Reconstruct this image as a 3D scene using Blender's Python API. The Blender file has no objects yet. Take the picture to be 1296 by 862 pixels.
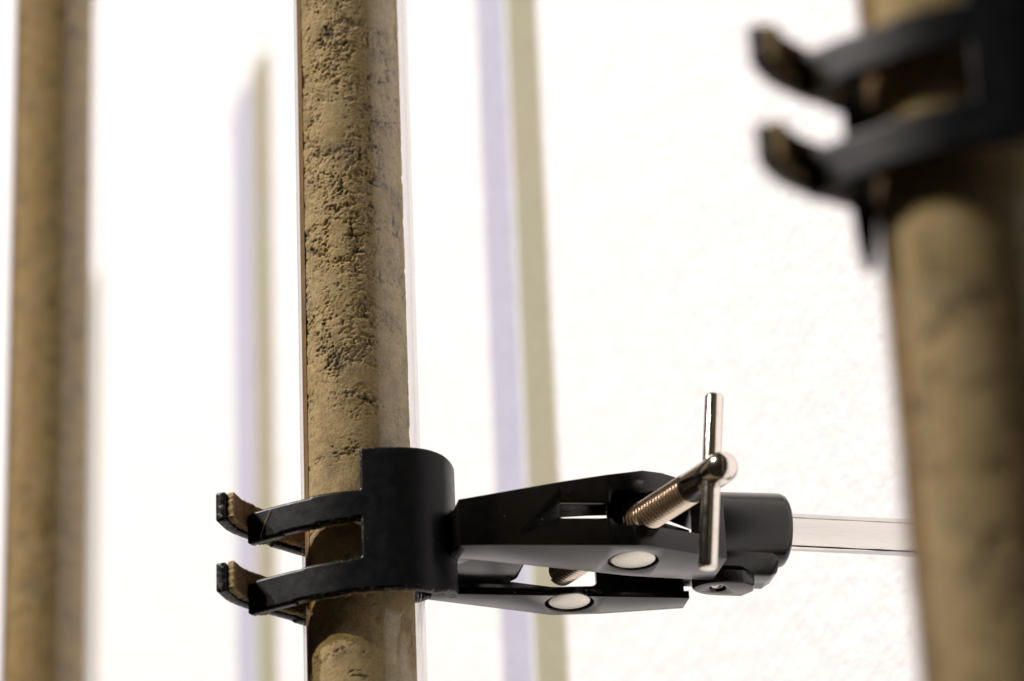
import bpy, bmesh, math, random
import numpy as np
from mathutils import Vector, Matrix

MM = 0.001
CAMZ = 900.0                     # height of the lens above the floor line, mm
sc = bpy.context.scene
col = sc.collection
PI = math.pi
rad = math.radians

# ------------------------------------------------------------------ camera
def W(x, y, z):                  # mm, lens at the origin -> metres in the world
    return Vector((x * MM, y * MM, (z + CAMZ) * MM))

cd = bpy.data.cameras.new('camera')
cam = bpy.data.objects.new('camera', cd)
col.objects.link(cam)
sc.camera = cam
_p, _r = rad(25), rad(2.5)
fw = Vector((0, math.cos(_p), math.sin(_p)))
up0 = Vector((0, -math.sin(_p), math.cos(_p)))
rt0 = Vector((1, 0, 0))
rt = rt0 * math.cos(_r) - up0 * math.sin(_r)
up = up0 * math.cos(_r) + rt0 * math.sin(_r)
m = Matrix((rt, up, -fw)).transposed().to_4x4()
m.translation = W(0, 0, 0)
cam.matrix_world = m
cd.sensor_width = 36.0
cd.lens = 4500 / 1296 * 36.0
cd.clip_start = 0.01
cd.clip_end = 60
cd.dof.use_dof = True
cd.dof.focus_distance = 1.185
cd.dof.aperture_fstop = cd.lens / 14.0
cd.dof.aperture_blades = 0

# ------------------------------------------------------------------ render / view
sc.view_settings.view_transform = 'Standard'
sc.view_settings.look = 'None'
sc.view_settings.exposure = 0.0
sc.view_settings.gamma = 1.0
sc.cycles.use_denoising = True
sc.cycles.max_bounces = 10
sc.cycles.transparent_max_bounces = 24
sc.cycles.transmission_bounces = 10
sc.cycles.caustics_refractive = True
sc.cycles.sample_clamp_indirect = 6

# ------------------------------------------------------------------ world: dim warm room light
wd = bpy.data.worlds.new('World')
sc.world = wd
wd.use_nodes = True
bg = wd.node_tree.nodes['Background']
bg.inputs[0].default_value = (1.0, 0.80, 0.60, 1)
bg.inputs[1].default_value = 0.015

# ------------------------------------------------------------------ two gallery spots, far up to the left
def spot(name, dx, dy, elev, power, colour, dist=14.0, radius=0.07):
    d = Vector((dx, dy, 0)).normalized() * math.cos(rad(elev)) + Vector((0, 0, -math.sin(rad(elev))))
    tgt = W(-60, 1830, 700)
    ld = bpy.data.lights.new(name, 'SPOT')
    ld.energy = power
    ld.color = colour
    ld.spot_size = rad(11.8)
    ld.spot_blend = 0.40
    ld.shadow_soft_size = radius
    o = bpy.data.objects.new(name, ld)
    o.location = tgt - d * dist
    o.rotation_euler = d.to_track_quat('-Z', 'Y').to_euler()
    col.objects.link(o)
spot('cool_gallery_spot', 220, 73, 43, 9050, (0.93, 0.87, 1.0))
spot('warm_gallery_spot', 206, 112, 43, 6450, (1.0, 0.90, 0.62))

# ------------------------------------------------------------------ node helpers
def mat(name):
    mt = bpy.data.materials.new(name)
    mt.use_nodes = True
    nt = mt.node_tree
    return mt, nt, nt.nodes['Principled BSDF']
def N(nt, t, **kw):
    n = nt.nodes.new(t)
    for k, v in kw.items():
        if k in n.inputs.keys():
            n.inputs[k].default_value = v
        else:
            setattr(n, k, v)
    return n
def L(nt, a, b):
    nt.links.new(a, b)
def coords(nt, scale=(1, 1, 1)):
    tc = N(nt, 'ShaderNodeTexCoord')
    mp = N(nt, 'ShaderNodeMapping')
    mp.inputs['Scale'].default_value = scale
    L(nt, tc.outputs['Object'], mp.inputs[0])
    return mp.outputs[0]
def noise(nt, vec, scale, detail=4, rough=0.55):
    n = N(nt, 'ShaderNodeTexNoise')
    n.inputs['Scale'].default_value = scale
    n.inputs['Detail'].default_value = detail
    n.inputs['Roughness'].default_value = rough
    L(nt, vec, n.inputs['Vector'])
    return n.outputs['Fac']
def ramp(nt, fac, stops):
    r = N(nt, 'ShaderNodeValToRGB')
    while len(r.color_ramp.elements) < len(stops):
        r.color_ramp.elements.new(0.5)
    for e, (p, c) in zip(r.color_ramp.elements, stops):
        e.position = p
        e.color = (*c, 1) if len(c) == 3 else c
    L(nt, fac, r.inputs[0])
    return r.outputs[0]
def mixc(nt, fac, a, b):
    mx = N(nt, 'ShaderNodeMix', data_type='RGBA')
    for sock, val in ((mx.inputs[0], fac), (mx.inputs[6], a), (mx.inputs[7], b)):
        if hasattr(val, 'node'):
            L(nt, val, sock)
        elif isinstance(val, (int, float)):
            sock.default_value = val
        else:
            sock.default_value = (*val, 1)
    return mx.outputs[2]
def bump(nt, bs, h, dist, strength=1.0):
    b = N(nt, 'ShaderNodeBump')
    b.inputs['Distance'].default_value = dist
    b.inputs['Strength'].default_value = strength
    L(nt, h, b.inputs['Height'])
    L(nt, b.outputs[0], bs.inputs['Normal'])

# ------------------------------------------------------------------ materials
def wall_mat():
    mt, nt, bs = mat('white_wall_paint')
    v = coords(nt)
    n1 = noise(nt, v, 160, 5, 0.6)
    n2 = noise(nt, v, 45, 3, 0.5)
    c = ramp(nt, n2, [(0.3, (0.775, 0.775, 0.785)), (0.7, (0.805, 0.805, 0.815))])
    L(nt, c, bs.inputs['Base Color'])
    bs.inputs['Roughness'].default_value = 0.75
    ad = N(nt, 'ShaderNodeMath', operation='ADD')
    L(nt, n1, ad.inputs[0]); L(nt, n2, ad.inputs[1])
    bump(nt, bs, ad.outputs[0], 0.0011, 1.0)
    return mt

def black_mat(name, base, rough, dusty):
    mt, nt, bs = mat(name)
    v = coords(nt)
    n1 = noise(nt, v, 260, 6, 0.65)
    n2 = noise(nt, v, 1500, 3, 0.6)
    c = mixc(nt, ramp(nt, n1, [(0.42, (0, 0, 0)), (0.75, (dusty, dusty, dusty))]), base, (0.11, 0.10, 0.085))
    # dust specks
    vo = N(nt, 'ShaderNodeTexVoronoi'); vo.inputs['Scale'].default_value = 420
    L(nt, v, vo.inputs['Vector'])
    sp = ramp(nt, vo.outputs['Distance'], [(0.03, (1, 1, 1)), (0.09, (0, 0, 0))])
    gate = ramp(nt, noise(nt, v, 330, 2), [(0.60, (0, 0, 0)), (0.66, (1, 1, 1))])
    mu = N(nt, 'ShaderNodeMath', operation='MULTIPLY'); L(nt, sp, mu.inputs[0]); L(nt, gate, mu.inputs[1])
    c = mixc(nt, mu.outputs[0], c, (0.35, 0.31, 0.25))
    # chipped bare metal along worn edges (mesh attribute marks the rim)
    at = N(nt, 'ShaderNodeAttribute', attribute_name='rim')
    chip = ramp(nt, noise(nt, v, 700, 5, 0.7), [(0.57, (0, 0, 0)), (0.63, (0.6, 0.6, 0.6))])
    mu2 = N(nt, 'ShaderNodeMath', operation='MULTIPLY'); L(nt, at.outputs['Fac'], mu2.inputs[0]); L(nt, chip, mu2.inputs[1])
    c = mixc(nt, mu2.outputs[0], c, (0.42, 0.37, 0.30))
    L(nt, c, bs.inputs['Base Color'])
    r = ramp(nt, n1, [(0.3, (rough - .06,) * 3), (0.7, (rough + .05,) * 3)])
    L(nt, r, bs.inputs['Roughness'])
    bs.inputs['Specular IOR Level'].default_value = 0.55 if dusty < 0.05 else 0.17
    bump(nt, bs, n2, 0.00008, 0.4)
    return mt

def metal_mat(name, base, rough, worn=0.0):
    mt, nt, bs = mat(name)
    v = coords(nt)
    bs.inputs['Metallic'].default_value = 1
    n1 = noise(nt, v, 300, 5, 0.7)
    L(nt, mixc(nt, ramp(nt, n1, [(0.5, (0, 0, 0)), (0.8, (worn,) * 3)]), base, (0.22, 0.13, 0.07)), bs.inputs['Base Color'])
    L(nt, ramp(nt, n1, [(0.3, (rough,) * 3), (0.75, (rough + .12,) * 3)]), bs.inputs['Roughness'])
    return mt

def disc_mat():
    mt, nt, bs = mat('turned_pin_end')
    bs.inputs['Metallic'].default_value = 0.8
    v = coords(nt)
    wv = N(nt, 'ShaderNodeTexWave', wave_type='RINGS', rings_direction='Z')
    wv.inputs['Scale'].default_value = 260; wv.inputs['Distortion'].default_value = 3.5
    L(nt, v, wv.inputs['Vector'])
    L(nt, mixc(nt, wv.outputs['Fac'], (0.82, 0.77, 0.66), (0.93, 0.89, 0.80)), bs.inputs['Base Color'])
    bs.inputs['Roughness'].default_value = 0.42
    bump(nt, bs, wv.outputs['Fac'], 0.00008, 0.5)
    return mt

def cork_mat():
    mt, nt, bs = mat('old_cork')
    v = coords(nt)
    n1 = noise(nt, v, 420, 6, 0.7)
    n2 = noise(nt, v, 1400, 3, 0.6)
    L(nt, ramp(nt, n1, [(0.3, (0.10, 0.05, 0.018)), (0.5, (0.26, 0.15, 0.06)), (0.7, (0.42, 0.28, 0.13))]), bs.inputs['Base Color'])
    at = N(nt, 'ShaderNodeAttribute', attribute_name='rim')
    dark = ramp(nt, n1, [(0.3, (0.05, 0.024, 0.009)), (0.55, (0.13, 0.07, 0.026)), (0.75, (0.26, 0.15, 0.06))])
    pale = ramp(nt, n2, [(0.3, (0.24, 0.16, 0.07)), (0.6, (0.50, 0.38, 0.20))])
    L(nt, mixc(nt, at.outputs['Fac'], dark, pale), bs.inputs['Base Color'])
    bs.inputs['Roughness'].default_value = 0.9
    bump(nt, bs, n1, 0.0006, 1.0)
    return mt

def soil_mat(name, tint=(1, 1, 1)):
    mt, nt, bs = mat(name)
    v = coords(nt)
    n0 = noise(nt, v, 85, 6, 0.72)
    n1 = noise(nt, v, 190, 6, 0.65)
    n2 = noise(nt, v, 1300, 4, 0.7)
    base = ramp(nt, n1, [(0.25, tuple(a * b for a, b in zip((0.385, 0.293, 0.145), tint))),
                         (0.75, tuple(a * b for a, b in zip((0.56, 0.445, 0.24), tint)))])
    c = mixc(nt, ramp(nt, n2, [(0.50, (0, 0, 0)), (0.72, (0.7, 0.7, 0.7))]), base, (0.20, 0.14, 0.075))
    # darker tone in the gaps between crumbs and in the small pits
    at = N(nt, 'ShaderNodeAttribute', attribute_name='hollow_tone')
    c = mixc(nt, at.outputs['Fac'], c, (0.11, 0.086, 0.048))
    c = mixc(nt, ramp(nt, n0, [(0.50, (0, 0, 0)), (0.64, (0.55, 0.55, 0.55))]), c, (0.17, 0.135, 0.08))
    L(nt, c, bs.inputs['Base Color'])
    bs.inputs['Roughness'].default_value = 0.95
    bs.inputs['Specular IOR Level'].default_value = 0.15
    bump(nt, bs, noise(nt, v, 2300, 2, 0.9), 0.0004, 1.0)
    return mt

def clear_mat(name, tint, rough=0.03, f0=0.012, smear=0.0):
    """clear acrylic sheet: see-through, mirror-like at grazing angles"""
    mt, nt, bs = mat(name)
    nt.nodes.remove(bs)
    out = nt.nodes['Material Output']
    tr = N(nt, 'ShaderNodeBsdfTransparent'); tr.inputs[0].default_value = (*tint, 1)
    gl = N(nt, 'ShaderNodeBsdfGlossy'); gl.inputs['Roughness'].default_value = rough
    gl.inputs['Color'].default_value = (0.95, 0.96, 0.97, 1)
    lw = N(nt, 'ShaderNodeLayerWeight'); lw.inputs[0].default_value = 0.5
    pw = N(nt, 'ShaderNodeMath', operation='POWER'); L(nt, lw.outputs['Facing'], pw.inputs[0]); pw.inputs[1].default_value = 4.0
    ma = N(nt, 'ShaderNodeMath', operation='MULTIPLY_ADD'); L(nt, pw.outputs[0], ma.inputs[0])
    ma.inputs[1].default_value = 0.7; ma.inputs[2].default_value = f0
    ms = N(nt, 'ShaderNodeMixShader')
    L(nt, ma.outputs[0], ms.inputs[0]); L(nt, tr.outputs[0], ms.inputs[1]); L(nt, gl.outputs[0], ms.inputs[2])
    last = ms.outputs[0]
    if smear:
        v = coords(nt, (1, 1, 0.06))
        n1 = noise(nt, v, 900, 4, 0.6)
        n2 = noise(nt, coords(nt), 60, 3, 0.6)
        mu = N(nt, 'ShaderNodeMath', operation='MULTIPLY'); L(nt, n1, mu.inputs[0])
        L(nt, ramp(nt, n2, [(0.5, (0, 0, 0)), (0.8, (smear,) * 3)]), mu.inputs[1])
        df = N(nt, 'ShaderNodeBsdfDiffuse'); df.inputs[0].default_value = (0.6, 0.56, 0.48, 1)
        m2 = N(nt, 'ShaderNodeMixShader'); L(nt, mu.outputs[0], m2.inputs[0]); L(nt, last, m2.inputs[1]); L(nt, df.outputs[0], m2.inputs[2])
        last = m2.outputs[0]
    L(nt, last, out.inputs[0])
    return mt

def rod_mat():
    mt, nt, bs = mat('clear_acrylic_rod')
    v = coords(nt)
    bs.inputs['Base Color'].default_value = (0.80, 0.775, 0.74, 1)
    bs.inputs['Transmission Weight'].default_value = 1.0
    bs.inputs['IOR'].default_value = 1.49
    n = noise(nt, v, 350, 5, 0.7)
    L(nt, ramp(nt, n, [(0.5, (0.02,) * 3), (0.8, (0.12,) * 3)]), bs.inputs['Roughness'])
    return mt

def grey_mat(name='pale_grey', c=(0.55, 0.52, 0.47, 1)):
    mt, nt, bs = mat(name)
    bs.inputs['Base Color'].default_value = c
    bs.inputs['Roughness'].default_value = 0.8
    return mt

M = dict(wall=wall_mat(),
         black=black_mat('satin_black_paint', (0.003, 0.003, 0.003), 0.19, 0.015),
         worn=black_mat('worn_black_paint', (0.005, 0.006, 0.0075), 0.36, 0.05),
         chrome=metal_mat('nickel_plate', (0.86, 0.80, 0.72), 0.10, 0.35),
         thread=metal_mat('dull_nickel_thread', (0.80, 0.68, 0.55), 0.16, 0.25),
         disc=disc_mat(), cork=cork_mat(),
         soil=soil_mat('crumbly_tan_soil'), soil_far=soil_mat('packed_tan_soil', (0.80, 0.75, 0.66)),
         limb_strip=soil_mat('refraction_strip', (0.62, 0.50, 0.42)),  # brown of the strip that imitates refraction at the tube edge
         clear=clear_mat('clear_acrylic_tube', (0.985, 0.98, 0.975), f0=0.027, smear=0.10),
         rod=rod_mat(), grey=grey_mat(), straw=grey_mat('straw_fibre', (0.42, 0.30, 0.14, 1)), limb_shade=black_mat('black_limb_shade', (0.01, 0.01, 0.01), 0.6, 0.1))  # the last black is shade put into the tube-edge strip

# ------------------------------------------------------------------ object helpers
def tag(o, label=None, cat=None, group=None, kind=None):
    for k, v in (('label', label), ('category', cat), ('group', group), ('kind', kind)):
        if v:
            o[k] = v
    return o
def empty(name, loc, rz=0.0):
    o = bpy.data.objects.new(name, None)
    o.location = loc
    o.rotation_euler = (0, 0, rz)
    o.empty_display_size = 0.01
    col.objects.link(o)
    return o
def link_mesh(name, me, material, parent=None, smooth=True):
    o = bpy.data.objects.new(name, me)
    col.objects.link(o)
    if material:
        me.materials.append(material)
    if smooth:
        for p in me.polygons:
            p.use_smooth = True
    if parent:
        o.parent = parent
    return o
def from_bm(name, bm, material, parent=None, smooth=False, scale=MM):
    bmesh.ops.recalc_face_normals(bm, faces=bm.faces[:])
    if scale != 1:
        bmesh.ops.scale(bm, vec=(scale,) * 3, verts=bm.verts[:])
    me = bpy.data.meshes.new(name)
    bm.to_mesh(me)
    bm.free()
    return link_mesh(name, me, material, parent, smooth)
def bake(o, cutters=(), bevel=0.0, segs=2, angle=30):
    """apply boolean cuts and an edge bevel, then drop the cutters"""
    for c in cutters:
        md = o.modifiers.new('cut', 'BOOLEAN'); md.object = c; md.operation = 'DIFFERENCE'; md.solver = 'EXACT'
    if bevel:
        md = o.modifiers.new('bevel', 'BEVEL'); md.width = bevel * MM; md.segments = segs
        md.limit_method = 'ANGLE'; md.angle_limit = rad(angle); md.harden_normals = False
    bpy.context.view_layer.update()
    dg = bpy.context.evaluated_depsgraph_get()
    me = bpy.data.meshes.new_from_object(o.evaluated_get(dg))
    o.modifiers.clear()
    old = o.data
    o.data = me
    bpy.data.meshes.remove(old)
    for c in cutters:
        d = c.data
        bpy.data.objects.remove(c)
        bpy.data.meshes.remove(d)
    for p in me.polygons:
        p.use_smooth = True
    try:
        me.set_sharp_from_angle(angle=rad(32))
    except Exception:
        pass
    return o
def bm_prism(bm, plan, z0, z1):
    """plan polygon (u, v) extruded z0..z1; z may be functions of the vertex index"""
    f0 = (lambda i: z0) if not callable(z0) else z0
    f1 = (lambda i: z1) if not callable(z1) else z1
    a = [bm.verts.new((p[0], p[1], f0(i))) for i, p in enumerate(plan)]
    b = [bm.verts.new((p[0], p[1], f1(i))) for i, p in enumerate(plan)]
    n = len(plan)
    bm.faces.new(a); bm.faces.new(b)
    for i in range(n):
        bm.faces.new((a[i], a[(i + 1) % n], b[(i + 1) % n], b[i]))
def bm_lathe(bm, prof, p0, p1, seg=48, caps=True):
    """profile [(t, r)...] along the axis p0->p1 (t in mm from p0)"""
    p0, p1 = Vector(p0), Vector(p1)
    ax = (p1 - p0).normalized()
    e1 = ax.orthogonal().normalized()
    e2 = ax.cross(e1)
    rings = []
    for t, r in prof:
        c = p0 + ax * t
        if r < 1e-6:
            rings.append([bm.verts.new(c)])
        else:
            rings.append([bm.verts.new(c + (e1 * math.cos(k * 2 * PI / seg) + e2 * math.sin(k * 2 * PI / seg)) * r) for k in range(seg)])
    for A, B in zip(rings, rings[1:]):
        for k in range(seg):
            j = (k + 1) % seg
            if len(A) == 1 and len(B) == 1:
                continue
            if len(A) == 1:
                bm.faces.new((A[0], B[k], B[j]))
            elif len(B) == 1:
                bm.faces.new((A[k], A[j], B[0]))
            else:
                bm.faces.new((A[k], A[j], B[j], B[k]))
    if caps:
        for R in (rings[0], rings[-1]):
            if len(R) > 2:
                bm.faces.new(R)
def spline(pts, step):
    """Catmull-Rom through plan points, resampled at an even step"""
    P = [Vector(p) for p in pts]
    P = [P[0] * 2 - P[1]] + P + [P[-1] * 2 - P[-2]]
    out = []
    for i in range(1, len(P) - 2):
        for k in range(24):
            t = k / 24
            a, b, c, d = P[i - 1], P[i], P[i + 1], P[i + 2]
            out.append(0.5 * ((2 * b) + (c - a) * t + (2 * a - 5 * b + 4 * c - d) * t * t + (3 * b - a - 3 * c + d) * t ** 3))
    out.append(P[-2])
    s = [0]
    for a, b in zip(out, out[1:]):
        s.append(s[-1] + (b - a).length)
    n = max(2, int(round(s[-1] / step)))
    res = []
    j = 0
    for k in range(n + 1):
        q = s[-1] * k / n
        while j < len(s) - 2 and s[j + 1] < q:
            j += 1
        f = (q - s[j]) / max(1e-9, s[j + 1] - s[j])
        res.append(out[j].lerp(out[j + 1], min(1, f)))
    return res

# ------------------------------------------------------------------ the wall
wd_ = Vector((-158, 396, 0)).normalized()       # along the wall, away from the lens
wn = Vector((-wd_.y, wd_.x, 0))                 # into the room
w0 = Vector((8.4, 1556, 0))
bm = bmesh.new()
pl = []
for s, d in ((-2200, 0), (3600, 0), (3600, 120), (-2200, 120)):
    q = w0 + wd_ * s - wn * d
    pl.append((q.x, q.y))
bm_prism(bm, pl, -CAMZ, 2600)
wall = from_bm('wall', bm, M['wall'])
wall.location.z = CAMZ * MM
tag(wall, kind='structure')

# ------------------------------------------------------------------ soil relief (numpy)
rng = np.random.default_rng(7)
def vnoise(x, y, cell, circ, seed):
    """value noise, periodic in x with period circ"""
    nx = max(1, int(round(circ / cell)))
    cx = circ / nx
    r = np.random.default_rng(seed)
    ny = 700
    g = r.random((nx, ny))
    fx = x / cx; fy = y / cell + 50
    ix = np.floor(fx).astype(int); iy = np.floor(fy).astype(int)
    tx = fx - ix; ty = fy - iy
    tx = tx * tx * (3 - 2 * tx); ty = ty * ty * (3 - 2 * ty)
    a = g[ix % nx, iy % ny]; b = g[(ix + 1) % nx, iy % ny]
    c = g[ix % nx, (iy + 1) % ny]; d = g[(ix + 1) % nx, (iy + 1) % ny]
    return (a * (1 - tx) + b * tx) * (1 - ty) + (c * (1 - tx) + d * tx) * ty
def fbm(x, y, cell, circ, seed, octs=4, gain=0.55):
    t = 0; w = 0; a = 1
    for o in range(octs):
        t = t + a * vnoise(x, y, cell / 2 ** o, circ, seed + o); w += a; a *= gain
    return t / w
def crumbs(x, y, cell, circ, seed, r0=0.42, r1=0.5):
    """rounded crumbs: domes of uneven size on a jittered lattice; returns height 0..1"""
    nx = max(2, int(round(circ / cell)))
    cx = circ / nx
    r = np.random.default_rng(seed)
    ny = 600
    jx = r.random((nx, ny)); jy = r.random((nx, ny)); rr = r0 + r1 * r.random((nx, ny)) ** 1.3
    hh = 0.65 + 0.35 * r.random((nx, ny))
    fx = x / cx; fy = y / cell + 50
    ix = np.floor(fx).astype(int); iy = np.floor(fy).astype(int)
    best = np.zeros_like(x)
    for dx in (-1, 0, 1):
        for dy in (-1, 0, 1):
            gx = (ix + dx) % nx; gy = (iy + dy) % ny
            px = ix + dx + 0.15 + 0.7 * jx[gx, gy]; py = iy + dy + 0.15 + 0.7 * jy[gx, gy]
            R = rr[gx, gy]
            d2 = ((fx - px) ** 2 + (fy - py) ** 2) / (R * R)
            best = np.maximum(best, np.sqrt(np.clip(1 - d2, 0, 1)) * hh[gx, gy] * np.minimum(1, 0.6 + 0.45 * R))
    return best

def soil_height(x, z, circ, packed, seed, amount=1.0):
    """depth below the tube wall, mm (<= 0)"""
    wx = x + 1.6 * (fbm(x, z, 3.0, circ, seed + 90, 3) - .5) * 2
    wz = z + 1.6 * (fbm(x, z, 3.0, circ, seed + 95, 3) - .5) * 2
    big = crumbs(wx, wz, 5.2, circ, seed, 0.62, 0.55)
    mid = crumbs(wx, wz, 2.6, circ, seed + 1, 0.60, 0.45)
    sml = crumbs(x + .4 * (wx - x), z + .4 * (wz - z), 1.35, circ, seed + 2, 0.58, 0.4)
    sel = fbm(x, z, 11, circ, seed + 11, 3)
    k1 = np.clip((sel - 0.40) / 0.2, 0, 1)                     # whole clods in places, loose crumbs in others
    h = big * (0.30 + 0.45 * k1) + mid * (0.55 - 0.25 * k1) + sml * (0.28 - 0.08 * k1)
    h = h + 0.62 * (fbm(x, z, 1.0, circ, seed + 20, 2, 1.0) - 0.5) + 0.12 * crumbs(x, z, 0.8, circ, seed + 4) + 0.55 * (fbm(x, z, 8, circ, seed + 25, 3) - .5)
    loose = fbm(x, z * 1.5, 17, circ, seed + 30, 4, 0.55)      # where voids open up
    lo = np.clip((loose - 0.41 + 0.13 * (1 - packed)) / 0.13, 0, 1) * (1 - packed)
    open_ = lo
    depth = -(np.clip(0.93 - h, 0, 1)) * (0.7 + 1.1 * open_) * np.clip(open_ * 1.6, 0, 1)
    # clusters of small pits in packed soil
    gate = np.clip((fbm(x, z * 1.6, 15, circ, seed + 60, 4, .65) - 0.56) / 0.08, 0, 1)
    pit = np.clip((0.46 - fbm(x, z * 1.3, 2.2, circ, seed + 64, 4, .75)) / 0.10, 0, 1)
    depth = depth - 0.40 * gate * pit * packed
    depth = depth + (0.20 + 0.25 * open_) * (fbm(x, z, 0.9, circ, seed + 70, 3, .8) - 0.5)
    depth = np.minimum(depth, 0.12)
    hollow_tone = np.clip((fbm(x, z, 6, circ, seed + 80, 5, .65) - 0.47) / 0.08, 0, 1) * np.clip((0.76 - h) / 0.2, 0, 1) * open_
    hollow_tone = np.maximum(hollow_tone, 0.55 * gate * pit * packed)
    return depth * amount, hollow_tone

def soil_core(name, r, zlist, nth, packed_fn, seed, material, parent, amount=1.0, mm=1.0):
    circ = 2 * PI * r
    th = np.arange(nth) * 2 * PI / nth
    Z, T = np.meshgrid(np.asarray(zlist, float), th, indexing='ij')
    X = T * r
    pk = packed_fn(X, Z)
    dep, hollow_tone = soil_height(X / mm, Z / mm, circ / mm, pk, seed, amount)
    R = r + dep * mm
    nz = len(zlist)
    V = np.stack([R * np.cos(T), R * np.sin(T), Z], -1).reshape(-1, 3) * MM
    i = np.arange(nz - 1)[:, None] * nth; j = np.arange(nth)[None, :]; j2 = (j + 1) % nth
    F = np.stack([i + j, i + j2, i + nth + j2, i + nth + j], -1).reshape(-1, 4)
    nV = len(V)
    V = np.vstack([V, [[0, 0, zlist[0] * MM], [0, 0, zlist[-1] * MM]]])
    me = bpy.data.meshes.new(name)
    base = (nz - 1) * nth
    caps = [(nV, int((k + 1) % nth), k) for k in range(nth)] + [(nV + 1, base + k, base + int((k + 1) % nth)) for k in range(nth)]
    nf = len(F)
    me.vertices.add(len(V)); me.vertices.foreach_set('co', V.ravel())
    loops = np.concatenate([F.ravel(), np.array(caps).ravel()])
    me.loops.add(len(loops)); me.loops.foreach_set('vertex_index', loops.astype(np.int32))
    me.polygons.add(nf + len(caps))
    st = np.concatenate([np.arange(nf) * 4, nf * 4 + np.arange(len(caps)) * 3])
    me.polygons.foreach_set('loop_start', st.astype(np.int32))
    me.update(calc_edges=True)
    at = me.attributes.new('hollow_tone', 'FLOAT', 'POINT')
    at.data.foreach_set('value', np.concatenate([hollow_tone.ravel(), [0, 0]]).astype(np.float32))
    return link_mesh(name, me, material, parent)

# ------------------------------------------------------------------ sample tubes
TOP, BOTTOM = 1318.0, -300.0
def tube_shell(name, parent, r_out=20.0, r_in=18.95, seg=128):
    bm = bmesh.new()
    prof = [(r_out, BOTTOM), (r_out, TOP), (r_in, TOP), (r_in, BOTTOM)]
    rings = [[bm.verts.new((r * math.cos(k * 2 * PI / seg), r * math.sin(k * 2 * PI / seg), z)) for k in range(seg)] for r, z in prof]
    for q in range(4):
        A, B = rings[q], rings[(q + 1) % 4]
        for k in range(seg):
            bm.faces.new((A[k], A[(k + 1) % seg], B[(k + 1) % seg], B[k]))
    o = from_bm(name, bm, M['clear'], parent)
    for p in o.data.polygons:
        p.use_smooth = True
    o.data.set_sharp_from_angle(angle=rad(40))
    return o
def sample_tube(x, y, label, packed_fn, seed, fine=None, material='soil', amount=1.0, limb_strip=True, nth=220, scale=1.0):
    t = empty('sample_tube', W(x, y, 0))
    tag(t, label, 'tube', 'soil sample tubes along the white wall')
    if fine:
        zs = list(np.arange(BOTTOM + 4, fine[0], 4.0)) + list(np.arange(fine[0], fine[1], fine[2])) + list(np.arange(fine[1], TOP - 12, 4.0))
    else:
        zs = list(np.arange(BOTTOM + 4, TOP - 12, 3.0))
    soil_core('soil_core', 17.7, zs, nth, packed_fn, seed, M[material], t, amount)
    t.children[0].location.x = -1.05 * MM      # the column leans on the left side of its tube
    tube_shell('tube_wall', t)
    if limb_strip:
        # added brown strip imitating soil refracted in the tube's left edge
        bm = bmesh.new()
        a0, a1, n = rad(165), rad(206), 24
        A = [bm.verts.new((18.86 * math.cos(a0 + (a1 - a0) * k / n), 18.86 * math.sin(a0 + (a1 - a0) * k / n), BOTTOM + 5)) for k in range(n + 1)]
        B = [bm.verts.new((v.co.x, v.co.y, TOP - 20)) for v in A]
        for k in range(n):
            bm.faces.new((A[k], A[k + 1], B[k + 1], B[k]))
        f = from_bm('refraction_strip', bm, M['limb_strip'], t, smooth=True)
    return t

def pack_centre(X, Z):
    n = vnoise(X, Z, 14, 2 * PI * 16.9, 991)
    edge = 497 + 26 * (n - 0.5) - 0.34 * (np.cos((X / 16.9) + PI * 0.0)) * 30
    return np.clip((edge - Z) / 22 + 1.6 * (fbm(X, Z, 9, 2 * PI * 16.9, 881, 4) - .5), 0, 1)
def pack_most(X, Z):
    return np.clip((0.62 - fbm(X, Z, 40, 2 * PI * 16.9, 77, 3)) / 0.06, 0, 1) * 0.92

CX, CY = -52.0, 1086.6
FINE = (372.0, 642.0, 0.27)
sample_tube(CX, CY, 'sharp clear tube of crumbly tan soil gripped by the black clamp with the T-screw', pack_centre, 11,
            fine=FINE, nth=400)
sample_tube(-212, 1480, 'blurred tube of brown soil at the left edge of the picture, without a clamp', pack_most, 21,
            fine=(560, 900, 1.0), material='soil_far', amount=0.9)
RX, RY = 99.8, 693.0
sample_tube(RX, RY, 'large out-of-focus soil tube nearest the viewer at the right edge', pack_most, 35,
            fine=(170, 420, 0.8), nth=260, material='soil')
for k in (2, 3):
    sample_tube(-212 - 158 * (k - 1) + (58 if k == 3 else 6), 1483 + 397 * (k - 1), 'soil tube just beyond the left edge of the picture, next in the row' if k == 2 else 'farthest soil tube of the row, well beyond the left edge of the picture', pack_most, 50 + k, limb_strip=False, nth=64)

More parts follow.
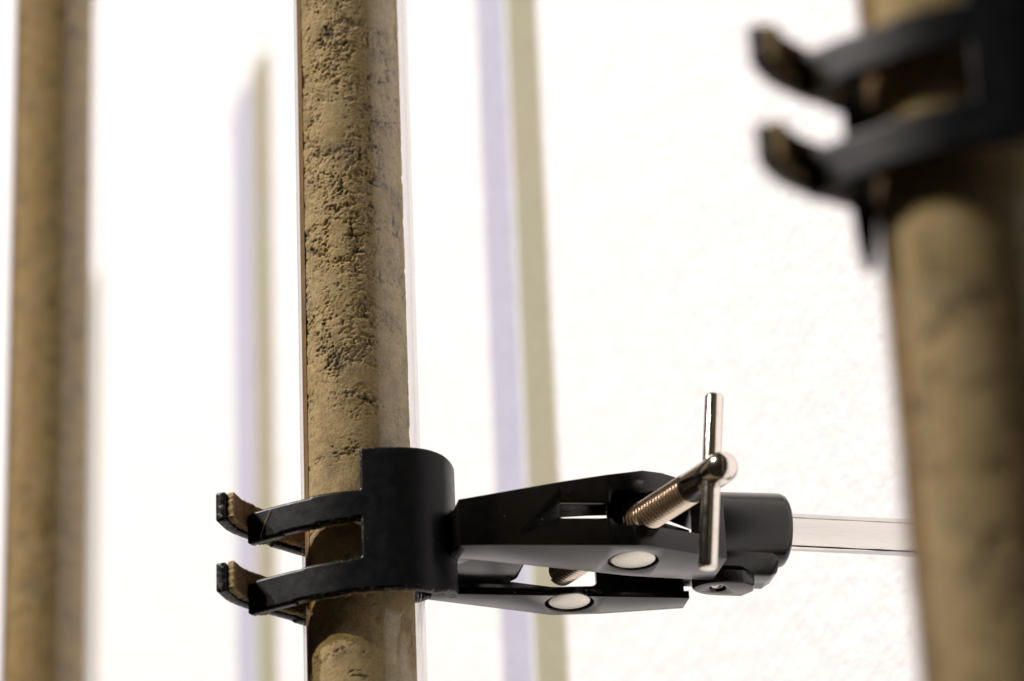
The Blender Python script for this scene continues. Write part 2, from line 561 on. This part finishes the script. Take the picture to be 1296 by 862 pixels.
# ------------------------------------------------------------------ clamp parts (mm, u along the clamp, v away from the lens side, z up)
def jaw_plate(name, curve_pts, side, rects, thick, material, parent, step=0.5, zr=(-25, 25), erode=2, rag=0.07):
    """a bent plate: rectangles in (arc length from u, z) kept from a fine grid, rim smoothed and rounded.
    side=+1: thickness goes towards +normal of the curve"""
    C = spline(curve_pts, step)
    ns = len(C)
    tang = []
    for i in range(ns):
        a = C[max(0, i - 1)]; b = C[min(ns - 1, i + 1)]
        tang.append((b - a).normalized())
    nrm = [Vector((-t.y, t.x)) * side for t in tang]
    nz = int(round((zr[1] - zr[0]) / step))
    zz = [zr[0] + k * step for k in range(nz + 1)]
    keep = np.zeros((ns - 1, nz), bool)
    for i in range(ns - 1):
        uc = (C[i].x + C[i + 1].x) / 2
        for k in range(nz):
            zc = zz[k] + step / 2
            for (u0, u1, a, b) in rects:
                if u0 <= uc <= u1:
                    f = (uc - u0) / max(1e-6, (u1 - u0))
                    lo = a[0] + (a[1] - a[0]) * f if isinstance(a, tuple) else a
                    hi = b[0] + (b[1] - b[0]) * f if isinstance(b, tuple) else b
                    if lo <= zc <= hi:
                        keep[i, k] = True
                        break
    used = {}
    def vid(i, k):
        if (i, k) not in used:
            used[(i, k)] = [float(i), zz[k]]
        return (i, k)
    quads = []
    for i in range(ns - 1):
        for k in range(nz):
            if keep[i, k]:
                quads.append([vid(i, k), vid(i + 1, k), vid(i + 1, k + 1), vid(i, k + 1)])
    ecount = {}
    for q in quads:
        for a, b in zip(q, q[1:] + q[:1]):
            e = (min(a, b), max(a, b))
            ecount[e] = ecount.get(e, 0) + 1
    nb = {}
    for (a, b), c in ecount.items():
        if c == 1:
            nb.setdefault(a, []).append(b); nb.setdefault(b, []).append(a)
    for _ in range(erode):
        new = {}
        for a, l in nb.items():
            pa = used[a]
            sx = sum(used[b][0] for b in l) / len(l); sz = sum(used[b][1] for b in l) / len(l)
            new[a] = [0.5 * pa[0] + 0.5 * sx, 0.5 * pa[1] + 0.5 * sz]
        for a, v in new.items():
            used[a] = v
    r = random.Random(5)
    for a in nb:
        used[a][0] += (r.random() - .5) * rag / step; used[a][1] += (r.random() - .5) * rag
    ring1 = set()
    for (a, b) in ecount:
        if a in nb and b not in nb: ring1.add(b)
        if b in nb and a not in nb: ring1.add(a)
    def pos(s, z, d):
        i = min(ns - 2, max(0, int(math.floor(s)))); f = s - i
        c = C[i].lerp(C[i + 1], f); n = nrm[i].lerp(nrm[i + 1], f)
        return (c.x + n.x * d, c.y + n.y * d, z)
    bm = bmesh.new()
    rim = bm.verts.layers.float.new('rim')
    F, B = {}, {}
    rd = min(0.45, thick * 0.25)
    for a, (s, z) in used.items():
        e = rd if a in nb else 0
        F[a] = bm.verts.new(pos(s, z, e)); B[a] = bm.verts.new(pos(s, z, thick - e))
        val = 1.0 if a in nb else (0.35 if a in ring1 else 0.0)
        F[a][rim] = val; B[a][rim] = val
    for q in quads:
        bm.faces.new([F[a] for a in q]); bm.faces.new([B[a] for a in reversed(q)])
    for (a, b), c in ecount.items():
        if c == 1:
            bm.faces.new((F[a], F[b], B[b], B[a]))
    o = from_bm(name, bm, material, parent, smooth=True)
    try:
        o.data.set_sharp_from_angle(angle=rad(50))
    except Exception:
        pass
    return o

FRONT = [(-38.5, -2.6), (-31, -9.6), (-22, -16.9), (-13, -22.4), (-4, -25.6), (7, -28.2), (16, -27.6), (22.5, -24.0), (26.6, -18.5), (29.5, -11), (30.5, -6)]
BACK = [(-49.5, -8.5), (-44.5, 0.0), (-36.5, 7.0), (-27, 12.5), (-17, 18.8), (-6, 25.0), (6, 28.5), (16, 28.2), (23, 25), (27.5, 19), (30, 12), (31, 7)]

TOPP = [(24, 4.9), (60, 11.8), (84, 15.8), (94, 16.2), (103, 15.0), (116, 10.5)]
def lerp_tab(tab, u):
    for (a, va), (b, vb) in zip(tab, tab[1:]):
        if u <= b:
            return va + (vb - va) * max(0, (u - a)) / (b - a)
    return tab[-1][1]
def channel_arm(name, outer, inner, us, parent, sgn, pin, slots):
    """C-section arm: web on the outer side, flanges above and below, slotted for the screw"""
    bm = bmesh.new()
    rings = []
    for u in us:
        vo = lerp_tab(outer, u); vi = lerp_tab(inner, u)
        zt = lerp_tab(TOPP, u); zb = -10.5
        w = 3.0 * sgn; ft = 2.6
        pts = [(vo, zb), (vi, zb), (vi, zb + ft), (vo + w, zb + ft), (vo + w, zt - ft), (vi + 5.5 * sgn, zt - ft), (vi + 5.5 * sgn, zt), (vo, zt)]
        rings.append([bm.verts.new((u, p[0], p[1])) for p in pts])
    for A, B in zip(rings, rings[1:]):
        for k in range(8):
            bm.faces.new((A[k], A[(k + 1) % 8], B[(k + 1) % 8], B[k]))
    for R in (rings[0], rings[-1]):
        bm.faces.new((R[0], R[1], R[2], R[3])); bm.faces.new((R[0], R[3], R[4], R[7])); bm.faces.new((R[4], R[5], R[6], R[7]))
    o = from_bm(name, bm, M['black'], parent)
    cut = []
    b2 = bmesh.new(); bm_lathe(b2, [(0, 8.3), (60, 8.3)], (pin[0], pin[1], -30), (pin[0], pin[1], 30)); cut.append(from_bm('cut', b2, None, parent))
    for (u0, u1, z0, z1) in slots:
        b2 = bmesh.new(); v0 = outer[0][1]
        va = min(o_[1] for o_ in outer) - 12; vb = max(o_[1] for o_ in outer) + 12
        if sgn > 0: vb = min(vb, lerp_tab(outer, 60) + 6)
        n = 6; r = (z1 - z0) / 2 * .45
        pts = []
        for cx, cz, a0 in ((u1 - r, z1 - r, 0), (u0 + r, z1 - r, 90), (u0 + r, z0 + r, 180), (u1 - r, z0 + r, 270)):
            for k in range(n):
                a = rad(a0 + 90 * k / (n - 1)); pts.append((cx + r * math.cos(a), cz + r * math.sin(a)))
        A = [b2.verts.new((p[0], va, p[1])) for p in pts]; B = [b2.verts.new((p[0], vb, p[1])) for p in pts]
        b2.faces.new(A); b2.faces.new(B)
        for k in range(len(pts)):
            j = (k + 1) % len(pts); b2.faces.new((A[k], A[j], B[j], B[k]))
        cut.append(from_bm('cut', b2, None, parent))
    return bake(o, cut, bevel=0.5)

def make_clamp(loc, rz):
    root = empty('tube_clamp', loc, rz)
    bpy.context.view_layer.update()
    # front jaw: tall curved body and two fingers
    front = jaw_plate('front_jaw', FRONT, 1, [(-4.3, 21, -24.5, 24.5), (21, 29.4, (-24.5, -20.8), 24.5), (-60, -4.0, (-2.2, 0.4), (8.6, 10.2)), (-60, -4.0, (-26.5, -24.5), (-15.6, -13.6))],
                      3.4, M['worn'], root, zr=(-27, 25))
    # a straw-coloured fibre caught on the upper finger
    bm = bmesh.new()
    pts = [(-31.6, -9.6, 8.4), (-32.6, -8.7, 6.2), (-33.4, -8.0, 4.0), (-34.1, -7.3, 1.8), (-34.6, -6.8, -0.6)]
    for a_, b_ in zip(pts, pts[1:]):
        bm_lathe(bm, [(0, .11), ((Vector(b_) - Vector(a_)).length, .11)], a_, b_, seg=6)
    from_bm('fibre', bm, M['straw'], front)
    # cork lining glued inside the front jaw
    inner = [Vector(p) for p in FRONT[1:-1]]
    sp = spline(FRONT, 1.0)
    def offset(curve, d, i0, i1):
        out = []
        for i in range(i0, i1, 3):
            t = (curve[min(len(curve) - 1, i + 1)] - curve[max(0, i - 1)]).normalized()
            out.append(curve[i] + Vector((-t.y, t.x)) * d)
        return [tuple(p) for p in out]
    jaw_plate('cork_pad', offset(sp, 3.5, 1, len(sp) - 22), 1, [(-60, 12, (-1.4, 1.0), (7.6, 9.6)), (-60, 12, (-25.6, -23.8), (-16.2, -14.2))], 1.6, M['cork'], front, step=0.6, zr=(-27, 11), rag=0.5)
    # back jaw reaching round the far side of the tube
    back = jaw_plate('back_jaw', BACK, -1, [(-4, 12, -20.2, 27.0), (12, 40, -9.0, 27.0), (-60, -3.8, (4.4, 3.2), (14.0, 13.0)), (-60, -3.8, (-20.2, -21), (-10.2, -11))],
                     3.5, M['worn'], root, zr=(-22, 27.5))
    spb = spline(BACK, 1.0)
    offb = offset(spb, -3.6, 1, len(spb) - 30)
    jaw_plate('cork_pad', offb, -1, [(-60, 20, (4.9, 3.8), (14.3, 12.4))], 2.6, M['cork'], back, step=0.5, zr=(3, 15), rag=0.5)
    jaw_plate('cork_pad', offb, -1, [(-60, 20, (-19.8, -20.4), (-9.4, -11.6))], 2.6, M['cork'], back, step=0.5, zr=(-21, -9), rag=0.5)
    # arms
    pin1, pin2 = (85.5, -22.5), (72.5, 17.0)
    a1 = channel_arm('front_arm', [(24, -31), (87, -36.4), (116, -27.4)], [(24, -20.5), (88, -9.0), (116, -7.5)],
                     [26.5, 40, 60, 75, 87, 94, 103, 116], root, 1, pin1, [(59, 79, -1.0, 4.6), (76, 110, -3.2, 9.0)])
    a2 = channel_arm('back_arm', [(24, 18), (69, 28.8), (76, 28.8), (112, 18.5)], [(24, 12.4), (112, 9.0)],
                     [25, 40, 55, 69, 85, 100, 112], root, -1, pin2, [(50, 84, -1.5, 8.0)])
    # lug that joins the jaw and the arm root
    bm = bmesh.new(); bm_prism(bm, [(24.5, -22), (26.7, -29.5), (31, -30.2), (34, -19), (29, -12)], -10.2, 4.2)
    bake(from_bm('arm_root', bm, M['black'], root), bevel=0.8, segs=3)
    bm = bmesh.new(); bm_prism(bm, [(29, -17), (50, -16), (53, -12), (53, 6), (50, 12), (30, 13)], -7.0, 9)
    bake(from_bm('hinge_block', bm, M['black'], root), bevel=1.5, segs=3)
    bm = bmesh.new(); bm_prism(bm, [(27.5, 12), (38, 14), (38, 19), (29, 21), (26, 18)], -9.5, 9)
    bake(from_bm('arm_root', bm, M['black'], root), bevel=0.8)
    # pins whose turned ends show in the undersides
    for (pu, pv), r in ((pin1, 7.9), (pin2, 7.5)):
        bm = bmesh.new()
        zt = 13.0
        bm_lathe(bm, [(0, 0), (0, r * .45), (0, r - .5), (.5, r), (22.6 if pu > 80 else 2.4, r), (22.7 if pu > 80 else 2.5, 0)], (0, 0, -9.9), (0, 0, 20))
        p = from_bm('pivot_pin', bm, M['black'], root, smooth=True)
        bm = bmesh.new(); rr_ = r - .35
        bm_lathe(bm, [(0, 0), (-.12, rr_ * .4), (-.05, rr_ * .45), (0, rr_ - .4), (.3, rr_), (1.2, rr_)], (0, 0, -10.1), (0, 0, 20))
        from_bm('pin_end', bm, M['disc'], p, smooth=True)
        p.location = (pu * MM, pv * MM, 0)
        p.data.set_sharp_from_angle(angle=rad(35))
    # hub: barrel for the rod, lower block and hinge boss
    bm = bmesh.new()
    bm_lathe(bm, [(0, 12.4), (26.5, 12.7), (28.3, 12.0), (29.3, 10.6), (29.6, 6.9), (27, 6.7)], (114, -3.5, 9.8), (150, -3.5, 9.8), seg=72)
    hub = from_bm('hub', bm, M['black'], root, smooth=True)
    hub.data.set_sharp_from_angle(angle=rad(40))
    bm = bmesh.new()
    ends = []
    for uu in (108, 136.5, 139.5):
        k = 1.0 if uu < 138 else 0.8
        ends.append([bm.verts.new((uu, -2 + (v_ + 2) * k, z_)) for v_, z_ in ((-10.2, 1), (-10.2, -2.6), (-5.0, -7.2 if uu < 138 else -5.5), (7.5, -7.2 if uu < 138 else -5.5), (8.5, 1))])
    for A_, B_ in zip(ends, ends[1:]):
        for k in range(5):
            bm.faces.new((A_[k], A_[(k + 1) % 5], B_[(k + 1) % 5], B_[k]))
    bm.faces.new(ends[0]); bm.faces.new(ends[-1])
    bake(from_bm('hub_block', bm, M['black'], root), bevel=0.7, segs=2)
    bm = bmesh.new()
    plan = [(120 + 9.5 * math.cos(rad(a)), -1.5 + 6.6 * math.sin(rad(a))) for a in range(90, 271, 15)] + [(127, -8.1), (131, -5.5), (132, 0), (129, 5.1)]
    bm_prism(bm, plan, lambda i: -11.0, lambda i: -6.0)
    boss = from_bm('hinge_boss', bm, M['black'], root)
    b2 = bmesh.new(); bm_lathe(b2, [(0, 2.5), (12, 2.5)], (119, -1.8, -20), (119, -1.8, 0)); 
    bake(boss, [from_bm('cut', b2, None, root)], bevel=0.9, segs=3)
    bm = bmesh.new(); bm_lathe(bm, [(0, 0), (.3, 1.2), (0, 1.3), (0, 2.3), (2.5, 2.3)], (119, -1.8, -10.2), (119, -1.8, 0), seg=24)
    from_bm('hinge_pin', bm, M['thread'], boss, smooth=True)
    # rod into the wall
    bm = bmesh.new()
    bm_lathe(bm, [(0, 6.35), (200, 6.35)], (128, -3.5, 9.8), (328, -5.0, 6.6), seg=64)
    rod = from_bm('rod', bm, M['rod'], root, smooth=True)
    rod.data.set_sharp_from_angle(angle=rad(40))
    # thin brown line and thin grey line that run along the rod
    for ang, wdt, hh, mt_ in ((-112, .33, .10, 'cork'), (152, .22, .08, 'grey')):
        bm = bmesh.new(); prev = None
        rr_ = random.Random(3)
        for k in range(41):
            f = k / 40; uu = 143.5 + 180 * f; c0 = Vector((uu, -3.5 - 1.5 * (uu - 128) / 200, 9.8 - 3.2 * (uu - 128) / 200))
            rad_v = Vector((0, math.cos(rad(ang)), math.sin(rad(ang)))); tan_v = Vector((0, -math.sin(rad(ang)), math.cos(rad(ang))))
            w_ = wdt * (0.7 + 0.6 * rr_.random())
            ring = [bm.verts.new(c0 + rad_v * (6.36 + hh) + tan_v * w_), bm.verts.new(c0 + rad_v * (6.36 + hh) - tan_v * w_), bm.verts.new(c0 + rad_v * 6.3 - tan_v * w_), bm.verts.new(c0 + rad_v * 6.3 + tan_v * w_)]
            if prev:
                for q in range(4):
                    bm.faces.new((prev[q], prev[(q + 1) % 4], ring[(q + 1) % 4], ring[q]))
            prev = ring
        from_bm('rod_line', bm, M[mt_], rod, smooth=False)
    # T-screw
    A = Vector((70.7, 22.9, 2.8)); B = Vector((101.5, -77.5, -0.6))
    ax = (B - A).normalized(); Ln = (B - A).length
    tend = Ln - 17.5
    bm = bmesh.new()
    prof = [(0, 0), (0, 3.9)]
    bm_lathe(bm, prof + [(1, 3.8), (tend, 3.8)], A, B, seg=40)
    # smooth shank with domed end
    r = 5.15
    sh = [(tend - .3, 4.2), (tend, r)] + [(Ln + 1.5, r)] + [(Ln + 1.5 + r * math.sin(rad(a)), r * math.cos(rad(a))) for a in range(15, 91, 15)]
    bm_lathe(bm, sh, A, B, seg=48)
    screw = from_bm('screw', bm, M['chrome'], root, smooth=True)
    # the helical thread ridge
    bm = bmesh.new()
    e1 = ax.orthogonal().normalized(); e2 = ax.cross(e1)
    pitch = 1.8; n = int((tend - 1) / pitch * 36)
    prev = None
    for k in range(n):
        a = k * 2 * PI / 36; t = 1 + pitch * k / 36
        rr = e1 * math.cos(a) + e2 * math.sin(a)
        ring = [bm.verts.new(A + ax * (t - .8) + rr * 3.75), bm.verts.new(A + ax * (t - .08) + rr * 5.25), bm.verts.new(A + ax * (t + .08) + rr * 5.25), bm.verts.new(A + ax * (t + .8) + rr * 3.75)]
        if prev:
            for q in range(3):
                bm.faces.new((prev[q], prev[q + 1], ring[q + 1], ring[q]))
        prev = ring
    from_bm('thread', bm, M['thread'], screw, smooth=False)
    P = A + ax * (Ln - 3.5)
    t0 = P + Vector((2.0, 0, 27.0)); t1 = P + Vector((-4.0, 0.0, -32.5))
    d = (t1 - t0).length
    bm = bmesh.new()
    bm_lathe(bm, [(0, 0), (0, 2.2), (.25, 2.7), (.9, 3.0), (d - .9, 3.0), (d - .25, 2.7), (d, 2.2), (d, 0)], t0, t1, seg=40)
    cb = from_bm('crossbar', bm, M['chrome'], screw, smooth=True)
    cb.data.set_sharp_from_angle(angle=rad(40))
    return root

def copy_tree(o, parent=None):
    c = o.copy(); col.objects.link(c)
    if parent: c.parent = parent
    for ch in list(o.children):
        copy_tree(ch, c)
    return c

clamp = make_clamp(W(CX, CY, 434.0), rad(12))
tag(clamp, 'sharply focused black clamp with cork-lined fingers and a nickel T-screw, gripping the middle tube', 'clamp', 'black clamps holding the soil tubes')
c2 = copy_tree(clamp)
c2.location = W(103.0, RY, 377.0); c2.rotation_euler = (0, 0, rad(5))
c2['label'] = 'blurred dark clamp high at the right edge, its two hooked fingers pointing left'

# added black strip: the shaded edge of the clear tube, built as a shape
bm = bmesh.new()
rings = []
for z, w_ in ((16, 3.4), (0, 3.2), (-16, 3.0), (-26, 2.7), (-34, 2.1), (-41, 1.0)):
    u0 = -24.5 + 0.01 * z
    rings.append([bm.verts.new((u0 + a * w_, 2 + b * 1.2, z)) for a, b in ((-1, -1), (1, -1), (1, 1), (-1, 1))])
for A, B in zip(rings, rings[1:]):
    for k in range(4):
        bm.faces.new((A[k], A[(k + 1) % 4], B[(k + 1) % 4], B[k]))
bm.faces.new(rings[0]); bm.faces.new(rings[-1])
from_bm('dark_limb_strip', bm, M['limb_shade'], c2)
